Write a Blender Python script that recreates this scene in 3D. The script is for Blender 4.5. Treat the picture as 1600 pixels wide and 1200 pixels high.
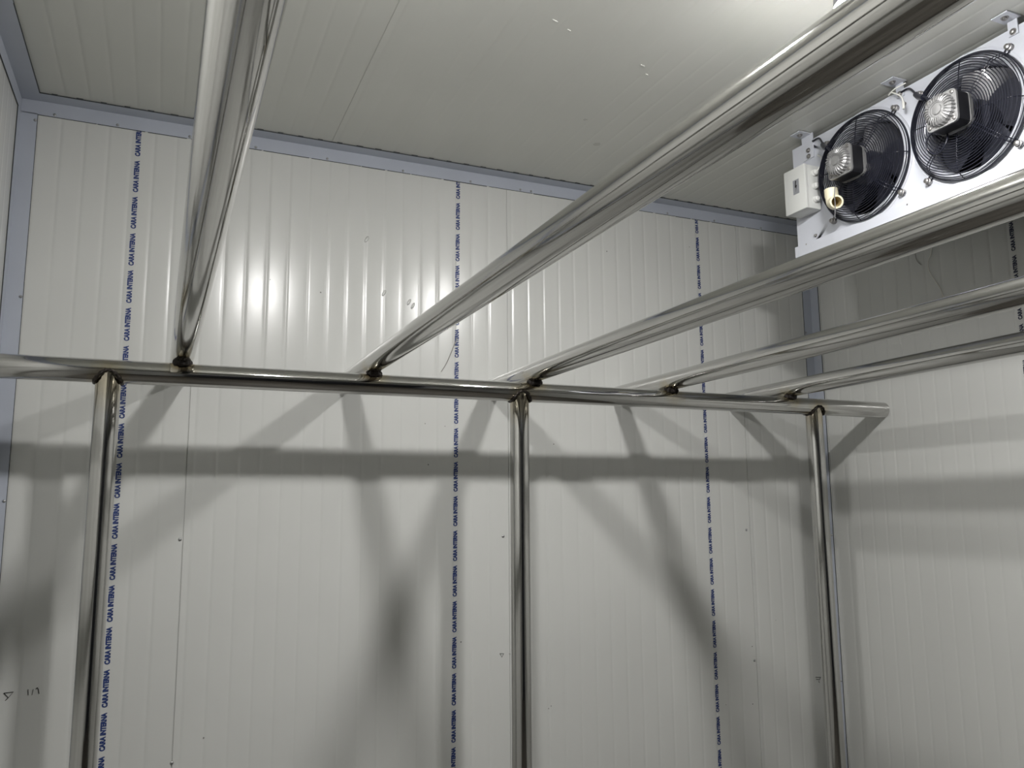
import bpy, bmesh, math, random
from mathutils import Vector, Matrix, noise
random.seed(4)
PI = math.pi
for o in list(bpy.data.objects): bpy.data.objects.remove(o)
SC = bpy.context.scene
COL = SC.collection

# ---------------------------------------------------------------- camera, world, exposure
D = 2.47                     # camera to back wall (one panel = 1.0 m)
CZ = 1.65                    # camera height
cam_d = bpy.data.cameras.new('camera')
cam = bpy.data.objects.new('camera', cam_d); COL.objects.link(cam)
cam_d.sensor_width = 36.0
cam_d.lens = 1250.0 / 1600.0 * 36.0
cam_d.clip_start = 0.02
R0 = (0.916467991, 0.0499233101, 0.396981215)
R1 = (-0.400032594, 0.133594035, 0.906711948)
R2 = (-0.0077682605, -0.989777903, 0.142405608)
cam.matrix_world = Matrix(((R0[0], -R0[1], -R0[2], 0), (R1[0], -R1[1], -R1[2], 0), (R2[0], -R2[1], -R2[2], CZ), (0, 0, 0, 1)))
SC.camera = cam
w = bpy.data.worlds.new('world'); SC.world = w; w.use_nodes = True
w.node_tree.nodes['Background'].inputs[0].default_value = (0.5, 0.52, 0.55, 1)
w.node_tree.nodes['Background'].inputs[1].default_value = 0.02
SC.view_settings.view_transform = 'Standard'
SC.view_settings.look = 'None'
SC.view_settings.gamma = 1.0
SC.view_settings.use_curve_mapping = False
SC.view_settings.exposure = 0.0
LAMP_STRENGTH = 680.0
SC.render.use_border = False

# ---------------------------------------------------------------- dimensions (metres)
XL, XR = -0.166 * D, 0.987 * D
YB = D; YF = -1.00 * D
ZC = 0.4545 * D + CZ
YP = 0.869 * D                                  # cross pipe
PR = 0.0117 * D                                 # pipe radius
ZP = 0.1273 * D + CZ
RX, RZ, RR, RZ0 = 0.0045, 0.01163, 0.01192 * D, 0.15135 * D + CZ     # overhead pipes: drift, rise towards the front wall, radius, height over the cross pipe
PIPES_X = [0.0148 * D, 0.2115 * D, 0.4084 * D, 0.6067 * D, 0.8069 * D]
POSTS = [(-0.0515 * D, -0.0525 * D), (0.390 * D, 0.3885 * D), (0.8505 * D, 0.8545 * D)]
RIB = 0.0246 * D

# ---------------------------------------------------------------- materials
def newmat(name):
    m = bpy.data.materials.new(name); m.use_nodes = True
    nt = m.node_tree; b = nt.nodes['Principled BSDF']
    return m, nt, b
def simple(name, col, rough=0.5, metal=0.0, coat=0.0, vary=0.0, vscale=12.0, bump=0.0, bscale=60.0):
    m, nt, b = newmat(name)
    b.inputs['Base Color'].default_value = (*col, 1)
    b.inputs['Roughness'].default_value = rough
    b.inputs['Metallic'].default_value = metal
    b.inputs['Coat Weight'].default_value = coat
    tc = nt.nodes.new('ShaderNodeTexCoord')
    if vary > 0:
        n = nt.nodes.new('ShaderNodeTexNoise'); n.inputs['Scale'].default_value = vscale; n.inputs['Detail'].default_value = 4
        nt.links.new(tc.outputs['Object'], n.inputs['Vector'])
        r = nt.nodes.new('ShaderNodeValToRGB')
        r.color_ramp.elements[0].position = 0.3; r.color_ramp.elements[1].position = 0.7
        r.color_ramp.elements[0].color = (*[c * (1 - vary) for c in col], 1)
        r.color_ramp.elements[1].color = (*[min(1, c * (1 + vary * 0.5)) for c in col], 1)
        nt.links.new(n.outputs[0], r.inputs[0]); nt.links.new(r.outputs[0], b.inputs['Base Color'])
    if bump > 0:
        n = nt.nodes.new('ShaderNodeTexNoise'); n.inputs['Scale'].default_value = bscale; n.inputs['Detail'].default_value = 3
        nt.links.new(tc.outputs['Object'], n.inputs['Vector'])
        bp = nt.nodes.new('ShaderNodeBump'); bp.inputs['Strength'].default_value = bump; bp.inputs['Distance'].default_value = 0.002
        nt.links.new(n.outputs[0], bp.inputs['Height']); nt.links.new(bp.outputs[0], b.inputs['Normal'])
    return m

M_PANEL = simple('cream_panel_paint', (0.63, 0.635, 0.612), 0.24, vary=0.05, vscale=1.6, bump=0.12, bscale=5.0)
M_CEIL = simple('ceiling_panel_paint', (0.60, 0.605, 0.565), 0.30, vary=0.05, vscale=1.3, bump=0.12, bscale=4.0)
M_TRIM = simple('blue_grey_trim', (0.46, 0.49, 0.555), 0.33, vary=0.05, vscale=6, bump=0.15, bscale=22)
M_GAPSHADE = simple('dark_gap_shade', (0.05, 0.055, 0.06), 0.6)  # near-black colour standing in for shade in the gaps along the trims
M_RIVET = simple('rivet_metal', (0.42, 0.42, 0.42), 0.35, 0.9)
M_INK = simple('navy_print', (0.022, 0.045, 0.17), 0.5)
M_INKD = simple('dark_print', (0.02, 0.025, 0.055), 0.5)
M_PEN = simple('black_pen', (0.02, 0.02, 0.02), 0.7)
M_PEN2 = simple('grey_pencil', (0.16, 0.16, 0.15), 0.7)
M_FLOOR = simple('concrete_floor', (0.13, 0.12, 0.105), 0.55, vary=0.25, vscale=3, bump=0.3, bscale=30)
M_ADDED_DOOR = simple('added_dark_curtain', (0.03, 0.032, 0.04), 0.35, vary=0.3, vscale=8)
M_WHITE = simple('white_sheet_metal', (0.58, 0.60, 0.655), 0.32, vary=0.02, vscale=4)
M_PLAST = simple('white_box_plastic', (0.68, 0.69, 0.67), 0.38)
M_BLACK = simple('black_coated_wire', (0.012, 0.013, 0.022), 0.28)
M_BLADE = simple('black_fan_blade', (0.040, 0.042, 0.055), 0.34, 0.0, coat=0.6)
M_STACK = simple('black_motor_stack', (0.015, 0.015, 0.018), 0.34, vary=0.2, vscale=60)
M_ALU = simple('cast_aluminium', (0.36, 0.36, 0.36), 0.42, 0.6, vary=0.12, vscale=40, bump=0.3, bscale=120)
M_SHROUD = simple('shroud_metal', (0.62, 0.64, 0.70), 0.2, 0.7)
M_SCREW = simple('screw_steel', (0.35, 0.34, 0.33), 0.35, 0.9)
M_CREAM = simple('cream_pvc', (0.83, 0.77, 0.57), 0.4)
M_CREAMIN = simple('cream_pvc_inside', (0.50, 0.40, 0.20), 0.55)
M_GWIRE = simple('grey_tie_wire', (0.30, 0.30, 0.31), 0.4, 0.6)
M_TIE = simple('white_nylon', (0.72, 0.72, 0.68), 0.45)
M_STICK = simple('grey_sticker', (0.30, 0.31, 0.33), 0.4)
M_BASE = simple('lamp_base_grey', (0.33, 0.33, 0.35), 0.5)
M_STRAND = simple('peeled_film_strand', (0.30, 0.29, 0.26), 0.5)
M_STRANDL = simple('pale_film_strand', (0.80, 0.78, 0.70), 0.4)

def coil_mat():
    m, nt, b = newmat('aluminium_coil_fins')
    tc = nt.nodes.new('ShaderNodeTexCoord')
    wv = nt.nodes.new('ShaderNodeTexWave'); wv.bands_direction = 'Y'; wv.inputs['Scale'].default_value = 60
    nt.links.new(tc.outputs['Object'], wv.inputs['Vector'])
    r = nt.nodes.new('ShaderNodeValToRGB')
    r.color_ramp.elements[0].color = (0.03, 0.03, 0.035, 1); r.color_ramp.elements[1].color = (0.16, 0.16, 0.17, 1)
    nt.links.new(wv.outputs[0], r.inputs[0]); nt.links.new(r.outputs[0], b.inputs['Base Color'])
    b.inputs['Roughness'].default_value = 0.5; b.inputs['Metallic'].default_value = 0.3
    return m
M_COIL = coil_mat()

def emit_mat():
    m, nt, b = newmat('lit_diffuser')
    b.inputs['Base Color'].default_value = (0.9, 0.9, 0.9, 1)
    b.inputs['Emission Color'].default_value = (1.0, 0.985, 0.97, 1)
    b.inputs['Emission Strength'].default_value = LAMP_STRENGTH
    return m
M_EMIT = emit_mat()

def steel(name, axis, welds, stain=(0.030, 0.075), rough=0.065):
    """polished stainless tube: streaks along its axis, heat stains round the welds"""
    m, nt, b = newmat(name); N = nt.nodes; L = nt.links
    geo = N.new('ShaderNodeNewGeometry')
    mp = N.new('ShaderNodeMapping'); sc = [70, 70, 70]; sc[axis] = 0.5
    mp.inputs['Scale'].default_value = sc
    L.new(geo.outputs['Position'], mp.inputs['Vector'])
    n = N.new('ShaderNodeTexNoise'); n.inputs['Scale'].default_value = 1.0; n.inputs['Detail'].default_value = 5; n.inputs['Roughness'].default_value = 0.65
    L.new(mp.outputs[0], n.inputs['Vector'])
    rr = N.new('ShaderNodeMapRange'); rr.inputs['From Min'].default_value = 0.3; rr.inputs['From Max'].default_value = 0.7
    rr.inputs['To Min'].default_value = rough * 0.5; rr.inputs['To Max'].default_value = rough * 1.5
    L.new(n.outputs[0], rr.inputs['Value']); L.new(rr.outputs[0], b.inputs['Roughness'])
    cr = N.new('ShaderNodeValToRGB')
    cr.color_ramp.elements[0].position = 0.30; cr.color_ramp.elements[1].position = 0.66
    cr.color_ramp.elements[0].color = (0.46, 0.455, 0.435, 1); cr.color_ramp.elements[1].color = (0.64, 0.635, 0.62, 1)
    L.new(n.outputs[0], cr.inputs[0])
    n2 = N.new('ShaderNodeTexNoise'); n2.inputs['Scale'].default_value = 55; n2.inputs['Detail'].default_value = 3
    L.new(geo.outputs['Position'], n2.inputs['Vector'])
    cur = None
    for p in welds:
        d = N.new('ShaderNodeVectorMath'); d.operation = 'DISTANCE'
        L.new(geo.outputs['Position'], d.inputs[0]); d.inputs[1].default_value = p
        if cur is None: cur = d.outputs['Value']
        else:
            mn = N.new('ShaderNodeMath'); mn.operation = 'MINIMUM'
            L.new(cur, mn.inputs[0]); L.new(d.outputs['Value'], mn.inputs[1]); cur = mn.outputs[0]
    col = cr.outputs[0]
    if cur is not None:
        add = N.new('ShaderNodeMath'); add.operation = 'MULTIPLY_ADD'
        add.inputs[1].default_value = 0.03; L.new(n2.outputs[0], add.inputs[0]); L.new(cur, add.inputs[2])
        for (r0, r1, c, k) in ((stain[0] + 0.015, stain[1] + 0.045, (0.52, 0.44, 0.28, 1), 0.6), (stain[0] + 0.008, stain[0] + 0.022, (0.045, 0.035, 0.028, 1), 0.95)):
            mr = N.new('ShaderNodeMapRange'); mr.inputs['From Min'].default_value = r0; mr.inputs['From Max'].default_value = r1
            mr.inputs['To Min'].default_value = k; mr.inputs['To Max'].default_value = 0.0
            mr.interpolation_type = 'SMOOTHSTEP'
            L.new(add.outputs[0], mr.inputs['Value'])
            mx = N.new('ShaderNodeMix'); mx.data_type = 'RGBA'
            L.new(mr.outputs[0], mx.inputs['Factor']); L.new(col, mx.inputs[6]); mx.inputs[7].default_value = c
            col = mx.outputs[2]
    L.new(col, b.inputs['Base Color'])
    b.inputs['Metallic'].default_value = 1.0
    bp = N.new('ShaderNodeBump'); bp.inputs['Strength'].default_value = 0.05; bp.inputs['Distance'].default_value = 0.001
    L.new(n.outputs[0], bp.inputs['Height']); L.new(bp.outputs[0], b.inputs['Normal'])
    return m
W_TOP = [(x, YP - 0.010, ZP + PR) for x in PIPES_X]
W_POST = [(p[0], YP - PR * 0.6, ZP - PR * 0.55) for p in POSTS]
M_STEEL_X = steel('stainless_cross_pipe', 0, W_TOP + W_POST, (0.017, 0.030))
M_STEEL_Y = steel('stainless_overhead_pipe', 1, W_TOP, (0.018, 0.026), 0.08)
M_STEEL_Z = steel('stainless_post', 2, W_POST, (0.012, 0.075), 0.065)
M_WELD = simple('burnt_weld', (0.020, 0.016, 0.014), 0.55, 0.5, bump=0.8, bscale=220)
M_WELDRING = simple('heat_tinted_weld', (0.055, 0.048, 0.043), 0.36, 0.9, vary=0.4, vscale=90, bump=0.8, bscale=240)

# ---------------------------------------------------------------- helpers
def link(name, bm, mat, parent=None, smooth=False, loc=None):
    me = bpy.data.meshes.new(name); bm.normal_update(); bm.to_mesh(me); bm.free()
    me.materials.append(mat)
    if smooth:
        for p in me.polygons: p.use_smooth = True
    o = bpy.data.objects.new(name, me); COL.objects.link(o)
    if parent is not None: o.parent = parent
    if loc is not None: o.location = loc
    return o
def thing(name, label, cat, loc=(0, 0, 0), group=None):
    o = bpy.data.objects.new(name, None); COL.objects.link(o); o.location = loc
    o.empty_display_size = 0.1
    o['label'] = label; o['category'] = cat
    if group: o['group'] = group
    return o
def tag(o, label, cat, group=None):
    o['label'] = label; o['category'] = cat
    if group: o['group'] = group
    return o
def box(bm, x0, x1, y0, y1, z0, z1):
    v = [bm.verts.new(p) for p in ((x0,y0,z0),(x1,y0,z0),(x1,y1,z0),(x0,y1,z0),(x0,y0,z1),(x1,y0,z1),(x1,y1,z1),(x0,y1,z1))]
    for f in ((0,3,2,1),(4,5,6,7),(0,1,5,4),(1,2,6,5),(2,3,7,6),(3,0,4,7)): bm.faces.new([v[i] for i in f])
def bevel(bm, w_, seg=2):
    bmesh.ops.bevel(bm, geom=list(bm.edges), offset=w_, segments=seg, affect='EDGES', profile=0.5)
def tube(bm, pts, r, n=8, closed=False, caps=True, radii=None):
    pts = [Vector(p) for p in pts]; m = len(pts); rings = []
    up = Vector((0.013, 0.021, 1)).normalized(); prev = None
    for i, p in enumerate(pts):
        if closed: t = pts[(i + 1) % m] - pts[i - 1]
        else: t = pts[min(i + 1, m - 1)] - pts[max(i - 1, 0)]
        t.normalize()
        if prev is None:
            a = t.cross(up)
            if a.length < 0.1: a = t.cross(Vector((1, 0, 0)))
            a.normalize()
        else:
            a = prev - t * prev.dot(t); a.normalize()
        prev = a; b = t.cross(a); rr = radii[i] if radii else r
        rings.append([bm.verts.new(p + (a * math.cos(2*PI*k/n) + b * math.sin(2*PI*k/n)) * rr) for k in range(n)])
    for i in range(m if closed else m - 1):
        A = rings[i]; B = rings[(i + 1) % m]
        off = 0
        if closed and i == m - 1:   # align the seam
            best = 1e9
            for s in range(n):
                dd = (A[0].co - B[s].co).length
                if dd < best: best = dd; off = s
        for k in range(n):
            bm.faces.new([A[k], A[(k+1) % n], B[(k+1+off) % n], B[(k+off) % n]])
    if not closed and caps:
        bm.faces.new(list(reversed(rings[0]))); bm.faces.new(rings[-1])
def lathe(bm, prof, origin, axis, n=32, cap0=True, cap1=True):
    """prof: (radius, distance along axis)"""
    ax = Vector(axis).normalized(); a = ax.orthogonal().normalized(); b = ax.cross(a); o = Vector(origin); rings = []
    for r, h in prof:
        rings.append([bm.verts.new(o + ax*h + (a*math.cos(2*PI*k/n) + b*math.sin(2*PI*k/n))*r) for k in range(n)])
    for A, B in zip(rings, rings[1:]):
        for k in range(n): bm.faces.new([A[k], A[(k+1) % n], B[(k+1) % n], B[k]])
    if cap0: bm.faces.new(list(reversed(rings[0])))
    if cap1: bm.faces.new(rings[-1])
def autosmooth(o, deg=35):
    me = o.data; bm = bmesh.new(); bm.from_mesh(me)
    for e in bm.edges:
        if len(e.link_faces) == 2 and e.calc_face_angle(0) > math.radians(deg): e.smooth = False
    for f in bm.faces: f.smooth = True
    bm.to_mesh(me); bm.free()

# ---------------------------------------------------------------- room shell
def rib_profile(u0, u1, joint, bulge=0.00032, gk=1.0):
    """offsets into the room of a micro-ribbed sandwich panel; joints 1.0 m apart, 16 flats between"""
    pts = []
    k0 = math.floor((u0 - joint) / 0.9992) - 1
    PANEL = 0.4045 * D
    j = joint + (math.floor((u0 - joint) / PANEL)) * PANEL
    while j < u1 + PANEL:
        lines = [('j', j)] + [('r', j + 0.018 + i * RIB) for i in range(16)]
        nxt = j + PANEL
        for i, (k, u) in enumerate(lines):
            if k == 'j': prof = ((-0.0014, 0), (-0.0012, -0.003), (0.0012, -0.003), (0.0014, 0)); hw = 0.0014
            else: prof = ((-0.0050, 0), (-0.0022, -0.00055), (0.0008, -0.00065), (0.0026, 0)); hw = 0.0026
            for du, dd in prof: pts.append((u + du, dd * gk))
            un = (lines[i + 1][1] if i + 1 < len(lines) else nxt) - 0.005
            us = u + hw
            if un - us > 0.02:
                for q in range(1, 8):
                    t = q / 8; pts.append((us + (un - us) * t, bulge * 4 * t * (1 - t)))
        j = nxt
    out = [p for p in pts if u0 < p[0] < u1]
    return [(u0, 0)] + out + [(u1, 0)]
def ribbed(name, u0, u1, joint, v0, v1, mp, mat, thick=0.08, bulge=0.00032, gk=1.0):
    """mp(u, v, d) -> world; d positive into the room"""
    bm = bmesh.new(); prof = rib_profile(u0, u1, joint, bulge, gk)
    nv = 6; rows = []
    for i in range(nv + 1):
        v = v0 + (v1 - v0) * i / nv
        rows.append([bm.verts.new(mp(u, v, d)) for u, d in prof])
    for A, B in zip(rows, rows[1:]):
        for k in range(len(prof) - 1): bm.faces.new([A[k], A[k+1], B[k+1], B[k]])
    back = [bm.verts.new(mp(u, v, -thick)) for u, v in ((u0, v0), (u1, v0), (u1, v1), (u0, v1))]
    bm.faces.new(list(reversed(back)))
    bm.faces.new([back[0], back[1]] + list(reversed(rows[0])))
    bm.faces.new([back[2], back[3]] + rows[-1])
    bm.faces.new([back[3], back[0]] + [r[0] for r in rows])
    bm.faces.new([back[1], back[2]] + [r[-1] for r in reversed(rows)])
    bmesh.ops.recalc_face_normals(bm, faces=bm.faces)
    o = link(name, bm, mat); autosmooth(o, 40); o['kind'] = 'structure'
    return o
JB = 0.0270 * D
wall_back = ribbed('wall_back', XL, XR, JB, 0, ZC, lambda u, v, d: (u, YB - d, v), M_PANEL)
wall_right = ribbed('wall_right', YF, YB, 0.5750 * D, 0, ZC, lambda u, v, d: (XR - d, u, v), M_PANEL)
wall_left = ribbed('wall_left', YF, YB, 0.70 * D, 0, ZC, lambda u, v, d: (XL + d, u, v), M_PANEL, bulge=0.00012, gk=0.6)
wall_front = ribbed('wall_front', XL, XR, JB, 0, ZC, lambda u, v, d: (u, YF + d, v), M_PANEL)
ceiling = ribbed('ceiling', XL, XR, 0.1793 * D, YF, YB, lambda u, v, d: (u, v, ZC - d), M_CEIL, bulge=0.00008, gk=0.52)
bm = bmesh.new(); box(bm, XL - 0.08, XR + 0.08, YF - 0.08, YB + 0.08, -0.1, 0)
floor = link('floor', bm, M_FLOOR); floor['kind'] = 'structure'

# unseen doorway with dark curtain, added behind the camera for the pipes to reflect
bm = bmesh.new()
for i in range(17):
    x0 = 0.12 + i * 0.115
    box(bm, x0, x0 + 0.125, YF + 0.004 + (i % 2) * 0.004, YF + 0.008 + (i % 2) * 0.004, 0.005, 2.25)
added_door = link('added_door_1', bm, M_ADDED_DOOR); added_door['kind'] = 'structure'
bm = bmesh.new()
box(bm, 0.05, 0.12, YF + 0.001, YF + 0.02, 0.0, 2.32); box(bm, 2.085, 2.155, YF + 0.001, YF + 0.02, 0.0, 2.32); box(bm, 0.12, 2.085, YF + 0.001, YF + 0.02, 2.25, 2.32)
link('added_door_frame', bm, M_TRIM, added_door)

# ---------------------------------------------------------------- corner trims
LW, LC, T = 0.0175 * D, 0.0205 * D, 0.0016
tn = [0]
def trim(build, rivets, gap_shade=None):
    tn[0] += 1
    bm = bmesh.new(); build(bm)
    o = link('trim_%d' % tn[0], bm, M_TRIM); o['kind'] = 'structure'
    for p, nrm in rivets:
        b2 = bmesh.new(); lathe(b2, [(0.0042, 0), (0.0040, 0.0012), (0.0026, 0.0026), (0.0008, 0.0032)], p, nrm, 12)
        link('rivet', b2, M_RIVET, o, True)
    if gap_shade:
        b2 = bmesh.new(); gap_shade(b2); link('gap_shade_line', b2, M_GAPSHADE, o)  # dark strips painted in for the shade between trim and panel
    return o
e = 0.0012
def gap_shade_bumps(bm, along, c0, c1, fixed_a, fixed_b, ribs):
    """thin dark line standing in for gap shade, wider where every rib runs under the trim"""
    pass
def tb(bm):   # back wall / ceiling
    box(bm, XL, XR, YB - T - e, YB - e, ZC - LW, ZC - e); box(bm, XL, XR, YB - LC, YB - T - e, ZC - T - e, ZC - e)
ribs_x = [p[0] for p in rib_profile(XL, XR, 0.1793 * D) if p[1] < -0.0006]
def sb(bm):  # dark strip and rib dashes drawn as the shade of the gap
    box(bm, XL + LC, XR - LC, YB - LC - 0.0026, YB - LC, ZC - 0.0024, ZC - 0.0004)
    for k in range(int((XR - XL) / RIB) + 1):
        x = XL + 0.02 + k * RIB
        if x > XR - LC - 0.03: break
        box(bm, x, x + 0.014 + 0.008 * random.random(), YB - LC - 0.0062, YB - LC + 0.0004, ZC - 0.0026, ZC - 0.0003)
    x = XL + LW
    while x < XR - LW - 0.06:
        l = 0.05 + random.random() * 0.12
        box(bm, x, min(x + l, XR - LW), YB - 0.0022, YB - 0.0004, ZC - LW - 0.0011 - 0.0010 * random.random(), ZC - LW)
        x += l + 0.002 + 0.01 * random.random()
zr = ZC - LW + 0.006
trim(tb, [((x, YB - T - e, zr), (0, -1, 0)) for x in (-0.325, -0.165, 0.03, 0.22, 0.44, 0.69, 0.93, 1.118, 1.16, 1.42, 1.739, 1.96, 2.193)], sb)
def tl(bm):   # left wall / ceiling
    box(bm, XL + e, XL + e + T, YF, YB - 0.004, ZC - LW, ZC - e); box(bm, XL + e + T, XL + LC, YF, YB - 0.004, ZC - T - e - 0.0006, ZC - e - 0.0006)
    box(bm, XL + e, XL + e + T * 1.6, 0.70 * D, 0.80 * D, ZC - LW - 0.001, ZC - e); box(bm, XL + e + T, XL + LC + 0.001, 0.70 * D, 0.80 * D, ZC - T * 1.7 - e - 0.0006, ZC - e)
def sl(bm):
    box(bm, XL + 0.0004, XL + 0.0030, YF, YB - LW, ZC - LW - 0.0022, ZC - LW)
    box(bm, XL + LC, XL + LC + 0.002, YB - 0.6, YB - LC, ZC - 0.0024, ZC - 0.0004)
trim(tl, [], sl)
def tr(bm):
    box(bm, XR - e - T, XR - e, YF, YB - 0.004, ZC - LW, ZC - e); box(bm, XR - LC, XR - e - T, YF, YB - 0.004, ZC - T - e - 0.0006, ZC - e - 0.0006)
trim(tr, [])
def cvl(bm):  # left back corner
    box(bm, XL, XL + LW, YB - T - e, YB - e, 0, ZC - LW + 0.002); box(bm, XL + e, XL + e + T, YB - LW, YB - T - e, 0, ZC - LW + 0.002)
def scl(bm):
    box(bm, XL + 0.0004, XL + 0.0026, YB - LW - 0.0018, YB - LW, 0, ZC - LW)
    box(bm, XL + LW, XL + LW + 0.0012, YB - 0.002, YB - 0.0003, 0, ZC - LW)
trim(cvl, [((XL + LW - 0.0045, YB - T - e, z), (0, -1, 0)) for z in (0.4, 0.85, 1.25, 1.655, 2.2035, 2.711)], scl)
def cvr(bm):
    box(bm, XR - LW, XR, YB - T - e, YB - e, 0, ZC - LW + 0.002); box(bm, XR - e - T, XR - e, YB - LW, YB - T - e, 0, ZC - LW + 0.002)
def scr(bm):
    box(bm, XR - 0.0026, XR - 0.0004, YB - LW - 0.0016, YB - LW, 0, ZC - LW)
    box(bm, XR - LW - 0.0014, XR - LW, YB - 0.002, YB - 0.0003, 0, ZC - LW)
trim(cvr, [((XR - LW + 0.005, YB - T - e, 2.317), (0, -1, 0)), ((XR - e - T, YB - LW + 0.006, 0.95), (-1, 0, 0)), ((XR - e - T, YB - LW + 0.006, 1.50), (-1, 0, 0))], scr)

# ---------------------------------------------------------------- printed words running up the panels
def word_mesh():
    cu = bpy.data.curves.new('words', 'FONT'); cu.body = 'CARA INTERNA'; cu.size = 1.0; cu.offset = 0.062; cu.resolution_u = 4
    ob = bpy.data.objects.new('words', cu); COL.objects.link(ob)
    dg = bpy.context.evaluated_depsgraph_get(); me = bpy.data.meshes.new_from_object(ob.evaluated_get(dg))
    bpy.data.objects.remove(ob)
    xs = [v.co.x for v in me.vertices]; ys = [v.co.y for v in me.vertices]
    verts = [((v.co.x - min(xs)) / (max(xs) - min(xs)), (v.co.y - min(ys)) / (max(ys) - min(ys))) for v in me.vertices]
    return verts, [list(p.vertices) for p in me.polygons]
WV, WF = word_mesh()
def printed(parent, z_anchor, period, zlo, zhi, mp, mat, length=0.0392 * D, height=0.0058 * D):
    bm = bmesh.new()
    z = z_anchor
    while z - period > zlo: z -= period
    while z < zhi:
        vs = []
        for (a, b) in WV: vs.append(bm.verts.new(mp(-(b - 0.5) * height, z + a * length)))
        for f in WF:
            try: bm.faces.new([vs[i] for i in f])
            except ValueError: pass
        z += period
    bmesh.ops.bisect_plane(bm, geom=bm.verts[:] + bm.edges[:] + bm.faces[:], plane_co=(0, 0, zhi), plane_no=(0, 0, 1), clear_outer=True)
    return link('printed_words', bm, mat, parent)
ZT = ZC - LW - 0.001
for x0, za, per, lean in ((-0.0430, 0.1825, 0.0445, -0.0016), (0.3556, 0.4117, 0.0446, 0.0052), (0.7600, 0.4141, 0.0452, -0.0010)):
    printed(wall_back, za * D + CZ, per * D, 0.02, ZT, lambda s, z, x0=x0, lean=lean: (x0 * D + s + lean * D * (z - CZ) / (0.8 * D), YB - 0.0011, z), M_INK)
printed(wall_right, 0.13 * D + CZ, 0.0449 * D, 0.02, ZT, lambda s, z: (XR - 0.0011, 0.6490 * D - s, z), M_INKD)

# ---------------------------------------------------------------- small marks on the walls
def stroke(parent, pts, mat, r=0.0009, wall='b', name='pen_mark'):
    bm = bmesh.new()
    if wall == 'b': P = [(x, YB - 0.0011, z) for x, z in pts]
    elif wall == 'r': P = [(XR - 0.0011, y, z) for y, z in pts]
    else: P = [(x, y, ZC - 0.0011) for x, y in pts]
    tube(bm, P, r, 6); return link(name, bm, mat, parent)
stroke(wall_back, [(-0.3379, 1.1711), (-0.3169, 1.1721), (-0.3272, 1.1591), (-0.3379, 1.1711)], M_PEN, 0.0011)
stroke(wall_back, [(-0.3272, 1.1591), (-0.3335, 1.1525)], M_PEN, 0.001)
stroke(wall_back, [(-0.2846, 1.1752), (-0.2836, 1.161)], M_PEN, 0.0008)
stroke(wall_back, [(-0.2731, 1.1741), (-0.275, 1.1601)], M_PEN2, 0.0009)
stroke(wall_back, [(-0.2673, 1.1736), (-0.2648, 1.1781), (-0.2616, 1.173), (-0.2594, 1.1617)], M_PEN, 0.0010)
stroke(wall_back, [(1.0312, 1.1579), (1.0446, 1.1568), (1.0378, 1.1454), (1.0312, 1.1579)], M_PEN, 0.0007)
stroke(wall_back, [(1.0626, 1.1544), (1.0694, 1.1528)], M_PEN2, 0.0007)
stroke(wall_back, [(2.3435, 0.9643), (2.3690, 0.9617), (2.3618, 0.9532), (2.3461, 0.957)], M_PEN, 0.0010)
stroke(wall_back, [(2.3583, 0.9488), (2.3609, 0.9415)], M_PEN, 0.0009)
stroke(wall_right, [(2.4251, 1.8882), (2.4336, 1.8683), (2.4239, 1.8625)], M_PEN2, 0.0010, 'r')
bm = bmesh.new()
for x, z in [(0.4305, 2.2943), (0.2771, 2.3195), (0.7855, 1.7616), (1.2361, 1.8363), (0.1449, 1.0051), (1.2122, 0.9774), (1.2027, 0.9703), (0.8975, 1.2038), (0.7738, 1.8931), (0.8412, 1.8867), (2.037, 0.8976), (2.047, 1.1011), (2.1651, 1.188), (1.4669, 2.551), (1.8373, 2.6133), (1.9157, 0.908)]:
    r = random.uniform(0.0013, 0.0026)
    vs = [bm.verts.new((x + math.cos(2*PI*k/8)*r*random.uniform(.7, 1.2), YB - 0.0010, z + math.sin(2*PI*k/8)*r*random.uniform(.7, 1.3))) for k in range(8)]
    bm.faces.new(vs)
o = link('dirt_specks', bm, M_PEN2, wall_back); o['kind'] = 'stuff'
for x, z in ((0.0589, 1.5449), (2.0466, 1.5274), (1.0449, 1.5288), (0.0670, 0.95), (2.055, 1.05)):
    b2 = bmesh.new(); lathe(b2, [(0.0048, 0), (0.0046, 0.0012), (0.003, 0.0026), (0.001, 0.0032)], (x, YB - 0.0001, z), (0, -1, 0), 12)
    link('panel_screw', b2, M_RIVET, wall_back, True)
# small dents that catch the lamps
for x, z in ((0.6325, 2.312), (0.5728, 2.4846), (0.7292, 2.2784), (0.716, 2.29)):
    b2 = bmesh.new()
    lathe(b2, [(0.008, 0), (0.005, 0.0009), (0.002, 0.0014)], (0, 0, 0), (0, -1, 0), 12)
    bmesh.ops.scale(b2, vec=(0.6, 1, 1.5), verts=b2.verts); bmesh.ops.rotate(b2, matrix=Matrix.Rotation(0.5, 3, 'Y'), verts=b2.verts)
    bmesh.ops.translate(b2, vec=(x, YB - 0.0003, z), verts=b2.verts)
    link('panel_dent', b2, M_PANEL, wall_back, True)
for (x, y, dx, dy) in ((0.1793, 0, 0, 0),): pass
for x, y, l in ((0.322, 0.632, 0.016), (0.343, 0.641, 0.010), (0.444, 0.668, 0.014), (0.459, 0.682, 0.010)):
    stroke(ceiling, [(x * D, y * D), (x * D + l, y * D + l * 0.25)], M_TIE, 0.0010, 'c', 'paint_chip')
bm = bmesh.new()
for (cx, cy, R) in ((0.497 * D, 0.854 * D, 0.013), (0.45 * D, 0.80 * D, 0.007)):
    bm.faces.new([bm.verts.new((cx + math.cos(2*PI*k/14)*R*random.uniform(.7, 1.1), cy + math.sin(2*PI*k/14)*R*random.uniform(.6, 1.1), ZC - 0.0009)) for k in range(14)])
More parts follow.
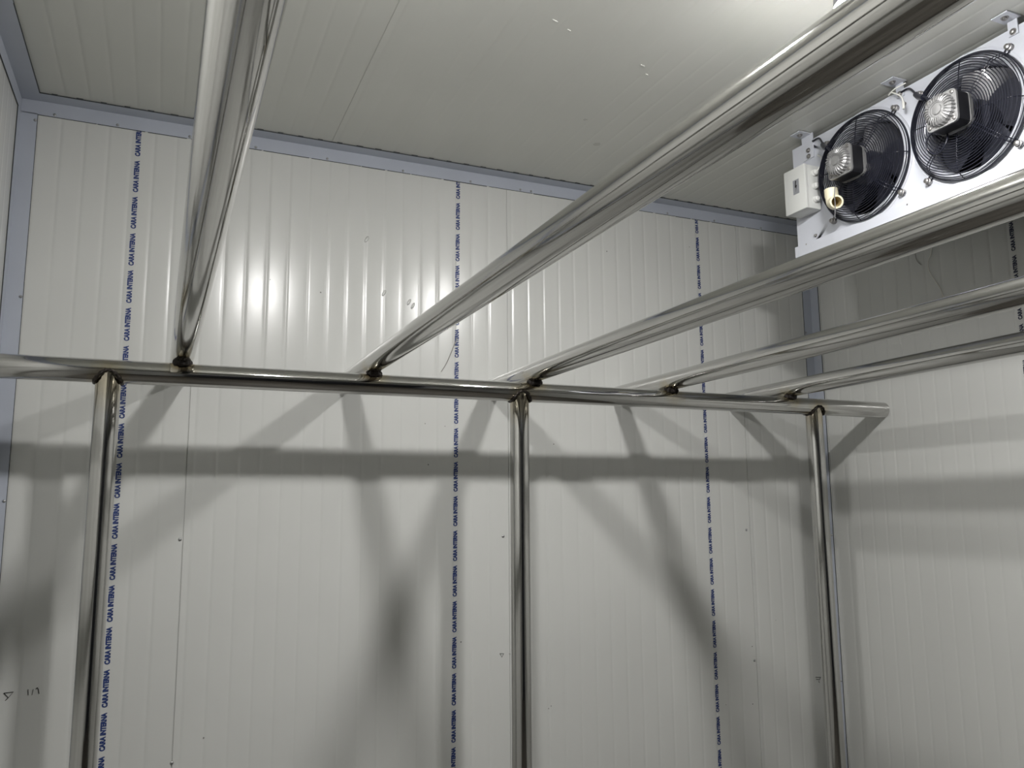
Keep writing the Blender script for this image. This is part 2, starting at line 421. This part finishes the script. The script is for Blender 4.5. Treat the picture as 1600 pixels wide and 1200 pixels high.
M_SMUDGE = simple('grey_smudge', (0.50, 0.50, 0.465), 0.4)
link('smudge', bm, M_SMUDGE, ceiling)

# loose film strands
def spline(pts, n=6):
    P = [Vector(p) for p in pts]; P = [P[0]*2 - P[1]] + P + [P[-1]*2 - P[-2]]; out = []
    for i in range(1, len(P) - 2):
        for k in range(n):
            t = k / n; a, b, c, d = P[i-1], P[i], P[i+1], P[i+2]
            out.append(0.5*((2*b) + (c-a)*t + (2*a-5*b+4*c-d)*t*t + (3*b-a-3*c+d)*t*t*t))
    out.append(P[-2]); return out
bm = bmesh.new(); tube(bm, spline([(0.8825, YB - 0.0016, 2.183), (0.8713, YB - 0.003, 2.1562), (0.858, YB - 0.004, 2.123), (0.8447, YB - 0.004, 2.0942), (0.8271, YB - 0.003, 2.0654)]), 0.0011, 6)
tag(link('film_strand', bm, M_STRAND), 'thin grey film strand hanging below the middle blue printed line on back wall', 'strand')
bm = bmesh.new(); tube(bm, spline([(XR - 0.003, 1.9554, 2.53), (XR - 0.004, 1.9545, 2.5036), (XR - 0.004, 1.9503, 2.4791), (XR - 0.003, 1.9362, 2.4611)]), 0.0010, 6)
tag(link('film_strand', bm, M_STRAND), 'short curved dark strand on the right wall, left of the long curly one', 'strand')
bm = bmesh.new(); tube(bm, spline([(XR - 0.003, 1.888, 2.53), (XR - 0.004, 1.8917, 2.4927), (XR - 0.005, 1.9045, 2.4662), (XR - 0.005, 1.9049, 2.4339), (XR - 0.005, 1.8859, 2.392), (XR - 0.004, 1.8688, 2.3602), (XR - 0.003, 1.8596, 2.3263)]), 0.0011, 6)
tag(link('film_strand', bm, M_STRANDL), 'long curly pale strand hanging on the right wall under the cooling unit', 'strand')

# ---------------------------------------------------------------- welded stainless rail frame
frame = thing('pipe_rack', 'welded stainless steel pipe rack with overhead pipes, one cross pipe and three posts', 'rack', (POSTS[1][0], YP, 0))
def fpart(name, bm, mat, smooth=True, deg=40, parent=None):
    bmesh.ops.translate(bm, vec=-Vector(frame.location), verts=bm.verts)
    o = link(name, bm, mat, parent or frame)
    if smooth: autosmooth(o, deg)
    return o
def pipe_mesh(p0, p1, r, n=72, seg=10):
    bm = bmesh.new(); tube(bm, [Vector(p0).lerp(Vector(p1), i / seg) for i in range(seg + 1)], r, n); return bm
fpart('cross_pipe', pipe_mesh((XL + 0.001, YP, ZP), (XR - 0.0015, YP, ZP), PR), M_STEEL_X)
for x in PIPES_X:
    o = fpart('overhead_pipe', pipe_mesh((x + RX * (YP - YF), YF + 0.0015, RZ0 + RZ * (YP - YF)), (x + RX * (YP - YB), YB - 0.0015, RZ0 + RZ * (YP - YB)), RR), M_STEEL_Y)
    # burnt tack weld between the two pipes
    bm = bmesh.new(); bmesh.ops.create_icosphere(bm, subdivisions=4, radius=1)
    for v in bm.verts:
        c = v.co.copy(); a = math.atan2(c.y, c.x)
        k = 1 + 0.30 * noise.noise(Vector((math.cos(a)*2.2 + x*7, math.sin(a)*2.2, c.z*1.5))) + 0.10 * math.sin(a * 7 + x * 9)
        rad = math.hypot(c.x, c.y)
        v.co = Vector((c.x * 0.021 * k, c.y * 0.021 * k, c.z * (0.0060 + 0.0110 * rad) * k + 0.0006 * noise.noise(c * 6)))
    bmesh.ops.translate(bm, vec=(x, YP - 0.007, ZP + PR), verts=bm.verts)
    fpart('weld', bm, M_WELD)
for (xt, xb) in POSTS:
    fpart('post', pipe_mesh((xb - (xt - xb) * 0, YP, 0.001), (xt, YP, ZP), PR * 0.985), M_STEEL_Z)
    bm = bmesh.new(); pts = []; rad = []
    n = 96
    for k in range(n):
        a = 2*PI*k/n; R = PR + 0.0012
        x_ = R*math.cos(a); z_ = -x_*x_/R * 0.92
        y_ = math.copysign(math.sqrt(max(R*R - z_*z_, R*R - x_*x_)), math.sin(a)) * min(1.0, abs(math.sin(a)) * 3.0)
        pts.append((xt + x_, YP + y_, ZP + z_ - 0.001))
        rad.append(0.0044 + 0.0009 * math.sin(a * 17) + 0.0007 * noise.noise(Vector((a * 5, xt, 0))))
    tube(bm, pts, 0.004, 8, closed=True, radii=rad)
    fpart('weld_ring', bm, M_WELDRING)
    bm = bmesh.new(); box(bm, xb - 0.06, xb + 0.06, YP - 0.06, YP + 0.06, 0.0, 0.006)
    fpart('foot_plate', bm, M_STEEL_Z, False)

# ---------------------------------------------------------------- lamps
def lamp(xc, yc, label):
    t = thing('ceiling_lamp', label, 'lamp', (xc, yc, ZC), 'hanging ceiling lamps')
    R = 0.050
    bm = bmesh.new()   # white diffuser dome, facing down
    prof = [(0.0475, 0.118), (R, 0.120)] + [(R * math.cos(a) ** 0.75, 0.120 + 0.020 * math.sin(a)) for a in (0.25, 0.5, 0.75, 1.0, 1.25, 1.45, 1.55)]
    lathe(bm, prof, (0, 0, 0), (0, 0, -1), 48)
    bmesh.ops.recalc_face_normals(bm, faces=bm.faces)
    autosmooth(link('diffuser', bm, M_EMIT, t), 50)
    bm = bmesh.new(); lathe(bm, [(0.019, 0.034), (0.022, 0.040), (0.027, 0.052), (0.040, 0.066), (0.048, 0.085), (0.0505, 0.110), (0.0505, 0.119), (0.0475, 0.1195)], (0, 0, 0), (0, 0, -1), 48)
    bmesh.ops.recalc_face_normals(bm, faces=bm.faces)
    autosmooth(link('lamp_body', bm, M_BASE, t), 40)
    bm = bmesh.new(); lathe(bm, [(0.042, 0.0006), (0.042, 0.008), (0.026, 0.013), (0.024, 0.036), (0.020, 0.038)], (0, 0, 0), (0, 0, -1), 40)
    bmesh.ops.recalc_face_normals(bm, faces=bm.faces)
    autosmooth(link('lamp_holder', bm, M_PLAST, t), 40)
    return t
lamp(0.515 * D, 0.447 * D, 'lit white lamp on the ceiling at the top edge, left of the fans')
lamp(0.160 * D, 0.415 * D, 'lit white lamp on the ceiling beyond the top edge, left of the other lamp')

# ---------------------------------------------------------------- evaporator cooling unit
XE = 0.731 * D
EY0, EY1 = 0.548 * XE, 1.034 * XE
EZ0, EZ1 = 0.303 * D + CZ, 0.4450 * D + CZ
FY = [0.881 * XE, 0.7015 * XE]; FZ = 0.517 * XE + CZ; FR = 0.137
ev = thing('evaporator', 'white twin fan cooling unit hung under the ceiling by the right wall', 'cooling unit', (XE, (EY0 + EY1) / 2, EZ0))
EL = Vector(ev.location)
def ep(name, bm, mat, parent=None, smooth=None):
    bmesh.ops.translate(bm, vec=-EL, verts=bm.verts)
    o = link(name, bm, mat, parent or ev)
    if smooth: autosmooth(o, smooth)
    return o
# casing (open box behind the front panel)
bm = bmesh.new(); t_ = 0.0015; XB = 0.845 * D
box(bm, XE + 0.002, XB, EY1 - t_, EY1, EZ0, EZ1); box(bm, XE + 0.002, XB, EY0, EY0 + t_, EZ0, EZ1)
box(bm, XE + 0.002, XB, EY0 + t_, EY1 - t_, EZ1 - t_, EZ1); box(bm, XE + 0.002, XB, EY0 + t_, EY1 - t_, EZ0, EZ0 + t_)
ep('casing', bm, M_WHITE)
bm = bmesh.new(); box(bm, XE + 0.14, XE + 0.27, EY0 + 0.01, EY1 - 0.01, EZ0 + 0.01, EZ1 - 0.01)
ep('cooling_coil', bm, M_COIL)
# front panel with two embossed fan openings
bm = bmesh.new()
def cell(y0, y1, z0, z1, cy, cz):
    n = 72
    def sq(a):
        c, s = math.cos(a), math.sin(a)
        k = min(((y1 - cy) if c > 0 else (cy - y0)) / max(abs(c), 1e-9), ((z1 - cz) if s > 0 else (cz - z0)) / max(abs(s), 1e-9))
        return (cy + c*k, cz + s*k)
    angs = sorted(set([2*PI*k/n for k in range(n)] + [math.atan2(z - cz, y - cy) % (2*PI) for y in (y0, y1) for z in (z0, z1)]))
    rings = []
    def radial(R, dx): return [bm.verts.new((XE + dx, cy + R*math.cos(a), cz + R*math.sin(a))) for a in angs]
    rings.append([bm.verts.new((XE, *sq(a))) for a in angs])
    for R, dx in ((FR + 0.032, 0), (FR + 0.028, -0.003), (FR + 0.024, -0.001), (FR + 0.018, -0.001), (FR + 0.013, -0.006), (FR + 0.008, -0.010), (FR + 0.003, -0.009), (FR + 0.0005, -0.004), (FR, 0.012)): rings.append(radial(R, dx))
    m = len(angs)
    for A, B in zip(rings, rings[1:]):
        for k in range(m): bm.faces.new([A[k], B[k], B[(k+1) % m], A[(k+1) % m]])
ym = (FY[0] + FY[1]) / 2
cell(ym, EY1 - 0.055, EZ0, EZ1, FY[0], FZ); cell(EY0 + 0.055, ym, EZ0, EZ1, FY[1], FZ)
for a, b in ((EY1 - 0.055, EY1), (EY0, EY0 + 0.055)):
    vs = [bm.verts.new((XE, y, z)) for y, z in ((a, EZ0), (b, EZ0), (b, EZ1), (a, EZ1))]; bm.faces.new(vs)
bmesh.ops.remove_doubles(bm, verts=bm.verts, dist=0.0002)
# folded flanges
box(bm, XE, XE + 0.012, EY0, EY1, EZ1, EZ1 + 0.0012)
box(bm, XE - 0.006, XE + 0.004, EY0, EY1 + 0.008, EZ0 - 0.004, EZ0 + 0.030)
bmesh.ops.recalc_face_normals(bm, faces=bm.faces)
ep('front_panel', bm, M_WHITE, None, 50)
XG = XE - 0.040
def screw(p, nrm, r=0.0055, parent=None, name='screw', mat=None):
    b2 = bmesh.new(); lathe(b2, [(r*1.5, 0), (r*1.5, 0.0012), (r, 0.0014), (r, 0.005), (r*0.6, 0.0065)], p, nrm, 16)
    return ep(name, b2, mat or M_SCREW, parent, 40)
for y, z in ((1.0118, 0.4294), (0.9918, 0.4391), (0.8073, 0.4287), (0.80, 0.585), (0.62, 0.4290)):
    screw((XE, y * XE, z * XE + CZ), (-1, 0, 0), 0.0035)
for fi, cy in enumerate(FY):
    # shroud behind the opening
    bm = bmesh.new(); lathe(bm, [(FR, 0.010), (FR - 0.004, 0.030), (FR - 0.004, 0.085)], (XE, cy, FZ), (1, 0, 0), 64, False, False)
    so = ep('fan_shroud', bm, M_SHROUD, None, 40)
    md = so.modifiers.new('thickness', 'SOLIDIFY'); md.thickness = 0.0012
    # rotor
    bm = bmesh.new(); nb = 5; pitch = math.radians(27)
    lathe(bm, [(0.048, 0.0), (0.048, 0.045)], (XE + 0.012, cy, FZ), (1, 0, 0), 40)
    for b in range(nb):
        a0 = 2*PI*b/nb + (0.62 if fi == 0 else 0.50); grid = []
        nr, na = 10, 14
        for i in range(nr + 1):
            r = 0.046 + (FR - 0.007 - 0.046) * i / nr; row = []
            half = math.radians(37 - 5 * (i / nr)); sweep = 0.22 * (i / nr) ** 1.5
            for j in range(na + 1):
                u = -1 + 2 * j / na; a = a0 + sweep + half * u
                wdt = r * half * u
                x = XE + 0.046 + math.tan(pitch * (1.25 - 0.45 * i / nr)) * wdt * 0.85 + 0.006 * (u*u - 1) * -1
                row.append((x, cy + r*math.cos(a), FZ + r*math.sin(a)))
            grid.append(row)
        V = [[bm.verts.new(p) for p in row] for row in grid]
        V2 = [[bm.verts.new((p[0] + 0.002, p[1], p[2])) for p in row] for row in grid]
        for G, fl in ((V, 0), (V2, 1)):
            for i in range(nr):
                for j in range(na):
                    f = [G[i][j], G[i+1][j], G[i+1][j+1], G[i][j+1]]
                    bm.faces.new(f if not fl else f[::-1])
        for i in range(nr):
            for j in (0, na): bm.faces.new([V[i][j], V2[i][j], V2[i+1][j], V[i+1][j]])
        for j in range(na):
            for i in (0, nr): bm.faces.new([V[i][j], V[i][j+1], V2[i][j+1], V2[i][j]])
    bmesh.ops.recalc_face_normals(bm, faces=bm.faces)
    ep('fan_rotor', bm, M_BLADE, None, 40)
    # wire guard
    bm = bmesh.new(); GR = 0.156
    def ring(R, x, rw=0.0012, n=88): tube(bm, [(x, cy + R*math.cos(2*PI*k/n), FZ + R*math.sin(2*PI*k/n)) for k in range(n)], rw, 6, closed=True)
    def gx(R):
        if R < 0.132: return XG - 0.004 * (1 - ((R - 0.05) / 0.082) ** 2)
        return XG + (XE - 0.010 - XG) * ((R - 0.132) / 0.024) ** 1.6
    for k in range(14): ring(0.050 + k * 0.0063, gx(0.050 + k * 0.0063))
    for R in (0.138, 0.144, 0.149, 0.153): ring(R, gx(R), 0.0013)
    ring(GR, XE - 0.010, 0.0022); ring(GR - 0.001, XE - 0.005, 0.0018)
    def spoke(a, s):
        P = []
        for R in [0.047] + [0.05 + 0.0063*k for k in range(0, 14, 2)] + [0.134, 0.141, 0.147, 0.152, 0.1565]:
            P.append((gx(max(R, 0.05)) + 0.0020, cy + R*math.cos(a) - s*math.sin(a), FZ + R*math.sin(a) + s*math.cos(a)))
        tube(bm, P, 0.0014, 6)
    for q in range(4):
        spoke(q * PI/2 + 0.12, 0); spoke(PI/4 + q*PI/2, 0.0042); spoke(PI/4 + q*PI/2, -0.0042)
    g = ep('fan_guard', bm, M_BLACK, None, 60)
    for q in range(4):
        a = PI/4 + q*PI/2; bm = bmesh.new(); c, s = math.cos(a), math.sin(a)
        FRR = 0.1715
        loop = [(XE - 0.006, cy + c*R + s*w_, FZ + s*R - c*w_) for R, w_ in ((0.150, 0.0045), (FRR, 0.0065), (FRR + 0.007, 0.004), (FRR + 0.008, 0), (FRR + 0.007, -0.004), (FRR, -0.0065), (0.150, -0.0045))]
        tube(bm, loop, 0.0016, 6)
        ft = ep('mounting_foot', bm, M_BLACK, g, 60)
        b2 = bmesh.new(); lathe(b2, [(0.0085, 0), (0.0085, 0.010), (0.0065, 0.011), (0.0065, 0.017), (0.003, 0.019)], (XE - 0.0005, cy + c*FRR, FZ + s*FRR), (-1, 0, 0), 18)
        ep('spacer_bolt', b2, M_SCREW, g, 40)
    # motor standing out of the guard
    mo_x = XG
    bm = bmesh.new(); hw = 0.0415
    box(bm, mo_x - 0.052, mo_x - 0.012, cy - hw, cy + hw, FZ - hw, FZ + hw)
    es = [e_ for e_ in bm.edges if abs(e_.verts[0].co.x - e_.verts[1].co.x) > 0.02]
    bmesh.ops.bevel(bm, geom=es, offset=0.012, segments=3, affect='EDGES', profile=0.5)
    mot = ep('fan_motor', bm, M_STACK, None, 30)
    for x0, x1, nm in ((mo_x - 0.058, mo_x - 0.052, 'front_flange'), (mo_x - 0.012, mo_x + 0.0, 'rear_flange')):
        bm = bmesh.new(); box(bm, x0, x1, cy - hw - 0.001, cy + hw + 0.001, FZ - hw - 0.001, FZ + hw + 0.001)
        es = [e_ for e_ in bm.edges if abs(e_.verts[0].co.x - e_.verts[1].co.x) > 0.003]
        bmesh.ops.bevel(bm, geom=es, offset=0.012, segments=3, affect='EDGES', profile=0.5)
        ep(nm, bm, M_ALU, mot, 30)
    bm = bmesh.new(); xc_ = mo_x - 0.058
    lathe(bm, [(0.037, 0), (0.036, 0.010), (0.030, 0.016), (0.018, 0.017), (0.017, 0.0145), (0.013, 0.0145), (0.012, 0.018), (0.006, 0.019)], (xc_, cy, FZ), (-1, 0, 0), 40)
    for k in range(26):
        a = 2*PI*k/26; c, s = math.cos(a), math.sin(a)
        P0 = Vector((xc_ - 0.002, cy + 0.0385*c, FZ + 0.0385*s)); P1 = Vector((xc_ - 0.0125, cy + 0.0368*c, FZ + 0.0368*s)); P2 = Vector((xc_ - 0.018, cy + 0.029*c, FZ + 0.029*s)); P3 = Vector((xc_ - 0.0178, cy + 0.021*c, FZ + 0.021*s))
        tube(bm, [P0, P1, P2, P3], 0.0021, 6)
    ep('motor_cap', bm, M_ALU, mot, 35)
    for sy in (-1, 1):
        for sz in (-1, 1):
            b2 = bmesh.new(); lathe(b2, [(0.0045, 0), (0.0045, 0.004), (0.002, 0.005)], (xc_, cy + sy*0.033, FZ + sz*0.033), (-1, 0, 0), 12)
            ep('flange_screw', b2, M_SCREW, mot, 40)
    bm = bmesh.new(); lathe(bm, [(0.036, 0), (0.030, 0.012), (0.014, 0.030), (0.012, 0.05)], (mo_x, cy, FZ), (1, 0, 0), 32)
    ep('motor_back', bm, M_ALU, mot, 35)
    # supply cable with strain relief towards the upper left bracket
    A = Vector((xc_ + 0.012, cy + 0.032, FZ + hw)); B = Vector((XG - 0.016, cy + 0.090, FZ + 0.088)); Cc = Vector((XE - 0.012, cy + 0.150, FZ + 0.150))
    Dd = Vector((XE - 0.004, cy + 0.185, FZ + 0.158))
    bm = bmesh.new(); tube(bm, spline([A, A.lerp(B, 0.5) + Vector((-0.004, 0, 0.006)), B, Cc, Dd], 8), 0.0030, 8)
    ep('motor_cable', bm, M_BLACK, None, 60)
    bm = bmesh.new(); tube(bm, [A.lerp(B, 0.55) + Vector((-0.003, 0, 0.004)), B, B.lerp(Cc, 0.30)], 0.0075, 12); ep('cable_sleeve', bm, M_BLACK, None, 40)
# coiled spare cable beside the second motor
cy = FY[1]; bm = bmesh.new()
tube(bm, [(XG - 0.012 - 0.004*math.sin(k*0.5), cy + 0.052 + 0.030*math.cos(2*PI*k/26), FZ - 0.050 + 0.030*math.sin(2*PI*k/26)) for k in range(40)], 0.0022, 8)
ep('cable_loop', bm, M_BLACK, None, 60)
bm = bmesh.new()
tube(bm, spline([(XE - 0.020, 0.815*XE, 0.608*XE + CZ), (XE - 0.030, 0.803*XE, 0.600*XE + CZ), (XE - 0.034, 0.790*XE, 0.588*XE + CZ), (XE - 0.034, 0.787*XE, 0.577*XE + CZ)]), 0.0022, 8)
tube(bm, spline([(XE - 0.012, 0.790*XE, 0.612*XE + CZ), (XE - 0.028, 0.803*XE, 0.607*XE + CZ), (XE - 0.026, 0.815*XE, 0.603*XE + CZ)]), 0.0018, 8)
lathe(bm, [(0.0036, 0), (0.0036, 0.020)], (XE - 0.034, 0.787*XE, 0.577*XE + CZ - 0.018), (0, 0, 1), 10)
o = ep('cable_tie', bm, M_TIE, None, 60); o['label'] = 'loose white nylon cable tie'
# hanging brackets
for i, by in enumerate((0.9975 * XE, 0.805 * XE, 0.628 * XE)):
    bm = bmesh.new()
    z1 = ZC - 0.002
    if i == 0:
        box(bm, XE - 0.004, XE - 0.0005, by - 0.026, by + 0.020, 0.5765*XE + CZ, z1)
    else:
        box(bm, XE - 0.004, XE - 0.0005, by - 0.012, by + 0.012, 0.598*XE + CZ, z1)
    box(bm, XE - 0.050, XE - 0.0005, by - 0.020, by + 0.020, z1 - 0.003, z1)
    br = ep('hanging_bracket', bm, M_WHITE)
    screw((XE - 0.030, by, z1 - 0.003), (0, 0, -1), 0.006, br, 'anchor_bolt')
    if i == 0:
        for z in (0.592, 0.5815): screw((XE - 0.004, by - 0.006, z * XE + CZ), (-1, 0, 0), 0.0052, br, 'bracket_bolt')
    else:
        screw((XE - 0.004, by, 0.603 * XE + CZ), (-1, 0, 0), 0.0055, br, 'bracket_bolt')
# junction box on the left end
BY0, BY1, BZ0, BZ1, BX = 0.712*D, 0.748*D, 0.3495*D + CZ, 0.4065*D + CZ, 0.706*D
bm = bmesh.new(); box(bm, BX + 0.010, XE - 0.001, BY0 + 0.001, BY1 - 0.001, BZ0 + 0.001, BZ1 - 0.001); bevel(bm, 0.003)
jb = ep('junction_box', bm, M_PLAST, None, 35)
bm = bmesh.new(); box(bm, BX, BX + 0.012, BY0, BY1, BZ0, BZ1); bevel(bm, 0.003)
ep('box_lid', bm, M_PLAST, jb, 35)
sy0, sy1, sz0, sz1 = 0.7225*D, 0.7325*D, 0.3720*D + CZ, 0.3905*D + CZ
bm = bmesh.new(); box(bm, BX - 0.0005, BX + 0.0001, sy0, sy1, sz0, sz1)
o = ep('warning_sticker', bm, M_STICK, jb); o['label'] = 'grey sticker with black lightning flash'
bm = bmesh.new(); sw, sh = sy1 - sy0, sz1 - sz0
bolt = [(0.42, 0.92), (0.62, 0.92), (0.50, 0.62), (0.70, 0.62), (0.42, 0.10), (0.50, 0.46), (0.30, 0.46)]
vs = [bm.verts.new((BX - 0.0008, sy1 - a*sw, sz0 + b*sh)) for a, b in bolt]; bm.faces.new(vs)
ep('lightning_flash', bm, M_PEN, jb)
for k in range(3):
    z = BZ0 + 0.030 + k * 0.042
    b2 = bmesh.new(); lathe(b2, [(0.010, 0), (0.010, 0.005), (0.0085, 0.006), (0.0085, 0.012), (0.005, 0.015)], (BX + 0.036, BY0 + 0.001, z), (0, -1, 0), 18)
    ep('cable_gland', b2, M_PLAST, jb, 35)
bm = bmesh.new(); tube(bm, spline([(BX + 0.036, BY0 - 0.013, BZ1 - 0.026), (XE - 0.014, BY0 - 0.022, BZ1 - 0.004), (XE - 0.008, BY0 - 0.016, BZ1 + 0.020), (XE - 0.006, BY0 - 0.002, BZ1 + 0.034)]), 0.0026, 8)
ep('box_cable', bm, M_PLAST, jb, 60)

# ---------------------------------------------------------------- cream elbow caught in the guard
ex = XG - 0.0235
el = thing('pipe_elbow', 'small cream plastic pipe elbow hanging in front of the left fan guard', 'pipe fitting', (ex, 0.6795*D, 0.350*D + CZ))
c0 = Vector((ex, 0.6795*D, 0.350*D + CZ))
def elp(name, bm, mat, sm=40):
    bmesh.ops.translate(bm, vec=-c0, verts=bm.verts); o = link(name, bm, mat, el); autosmooth(o, sm); return o
P0 = Vector((ex, 0.6720*D, 0.3570*D + CZ)); P1 = Vector((ex, 0.6710*D, 0.3400*D + CZ)); dirn = Vector((-0.42, -0.80, -0.22)).normalized(); P2 = P1 + dirn * 0.036
r_o, r_i = 0.0180, 0.0142
path = spline([P0, P0.lerp(P1, 0.65), P1 + dirn * 0.006 + Vector((0, 0, 0.000)), P2], 8)
bm = bmesh.new(); tube(bm, path, r_o, 28, caps=False, radii=[r_o*1.06 if i < 7 or i > len(path) - 8 else r_o*0.98 for i in range(len(path))])
bm2 = bmesh.new(); tube(bm2, path, r_i, 28, caps=False)
def rimfaces(bm):
    pass
# rims
for (p, dr) in ((path[0], (path[0]-path[1]).normalized()), (path[-1], (path[-1]-path[-2]).normalized())):
    lathe(bm, [(r_i, 0), (r_o*1.06, 0)], p, dr, 28, False, False)
bmesh.ops.recalc_face_normals(bm, faces=bm.faces)
elp('elbow_body', bm, M_CREAM)
elp('elbow_bore', bm2, M_CREAMIN)
bm = bmesh.new(); tube(bm, spline([(XG - 0.010, 0.6640*D, 0.3570*D + CZ), (ex - 0.020, 0.6560*D, 0.3550*D + CZ), (ex - 0.046, 0.6480*D, 0.3480*D + CZ), (ex - 0.050, 0.6480*D, 0.3400*D + CZ), (ex - 0.040, 0.6520*D, 0.3270*D + CZ), (ex - 0.034, 0.6560*D, 0.3150*D + CZ)]), 0.0013, 8)
o = elp('tie_wire', bm, M_GWIRE, 60); o['label'] = 'thin grey wire'
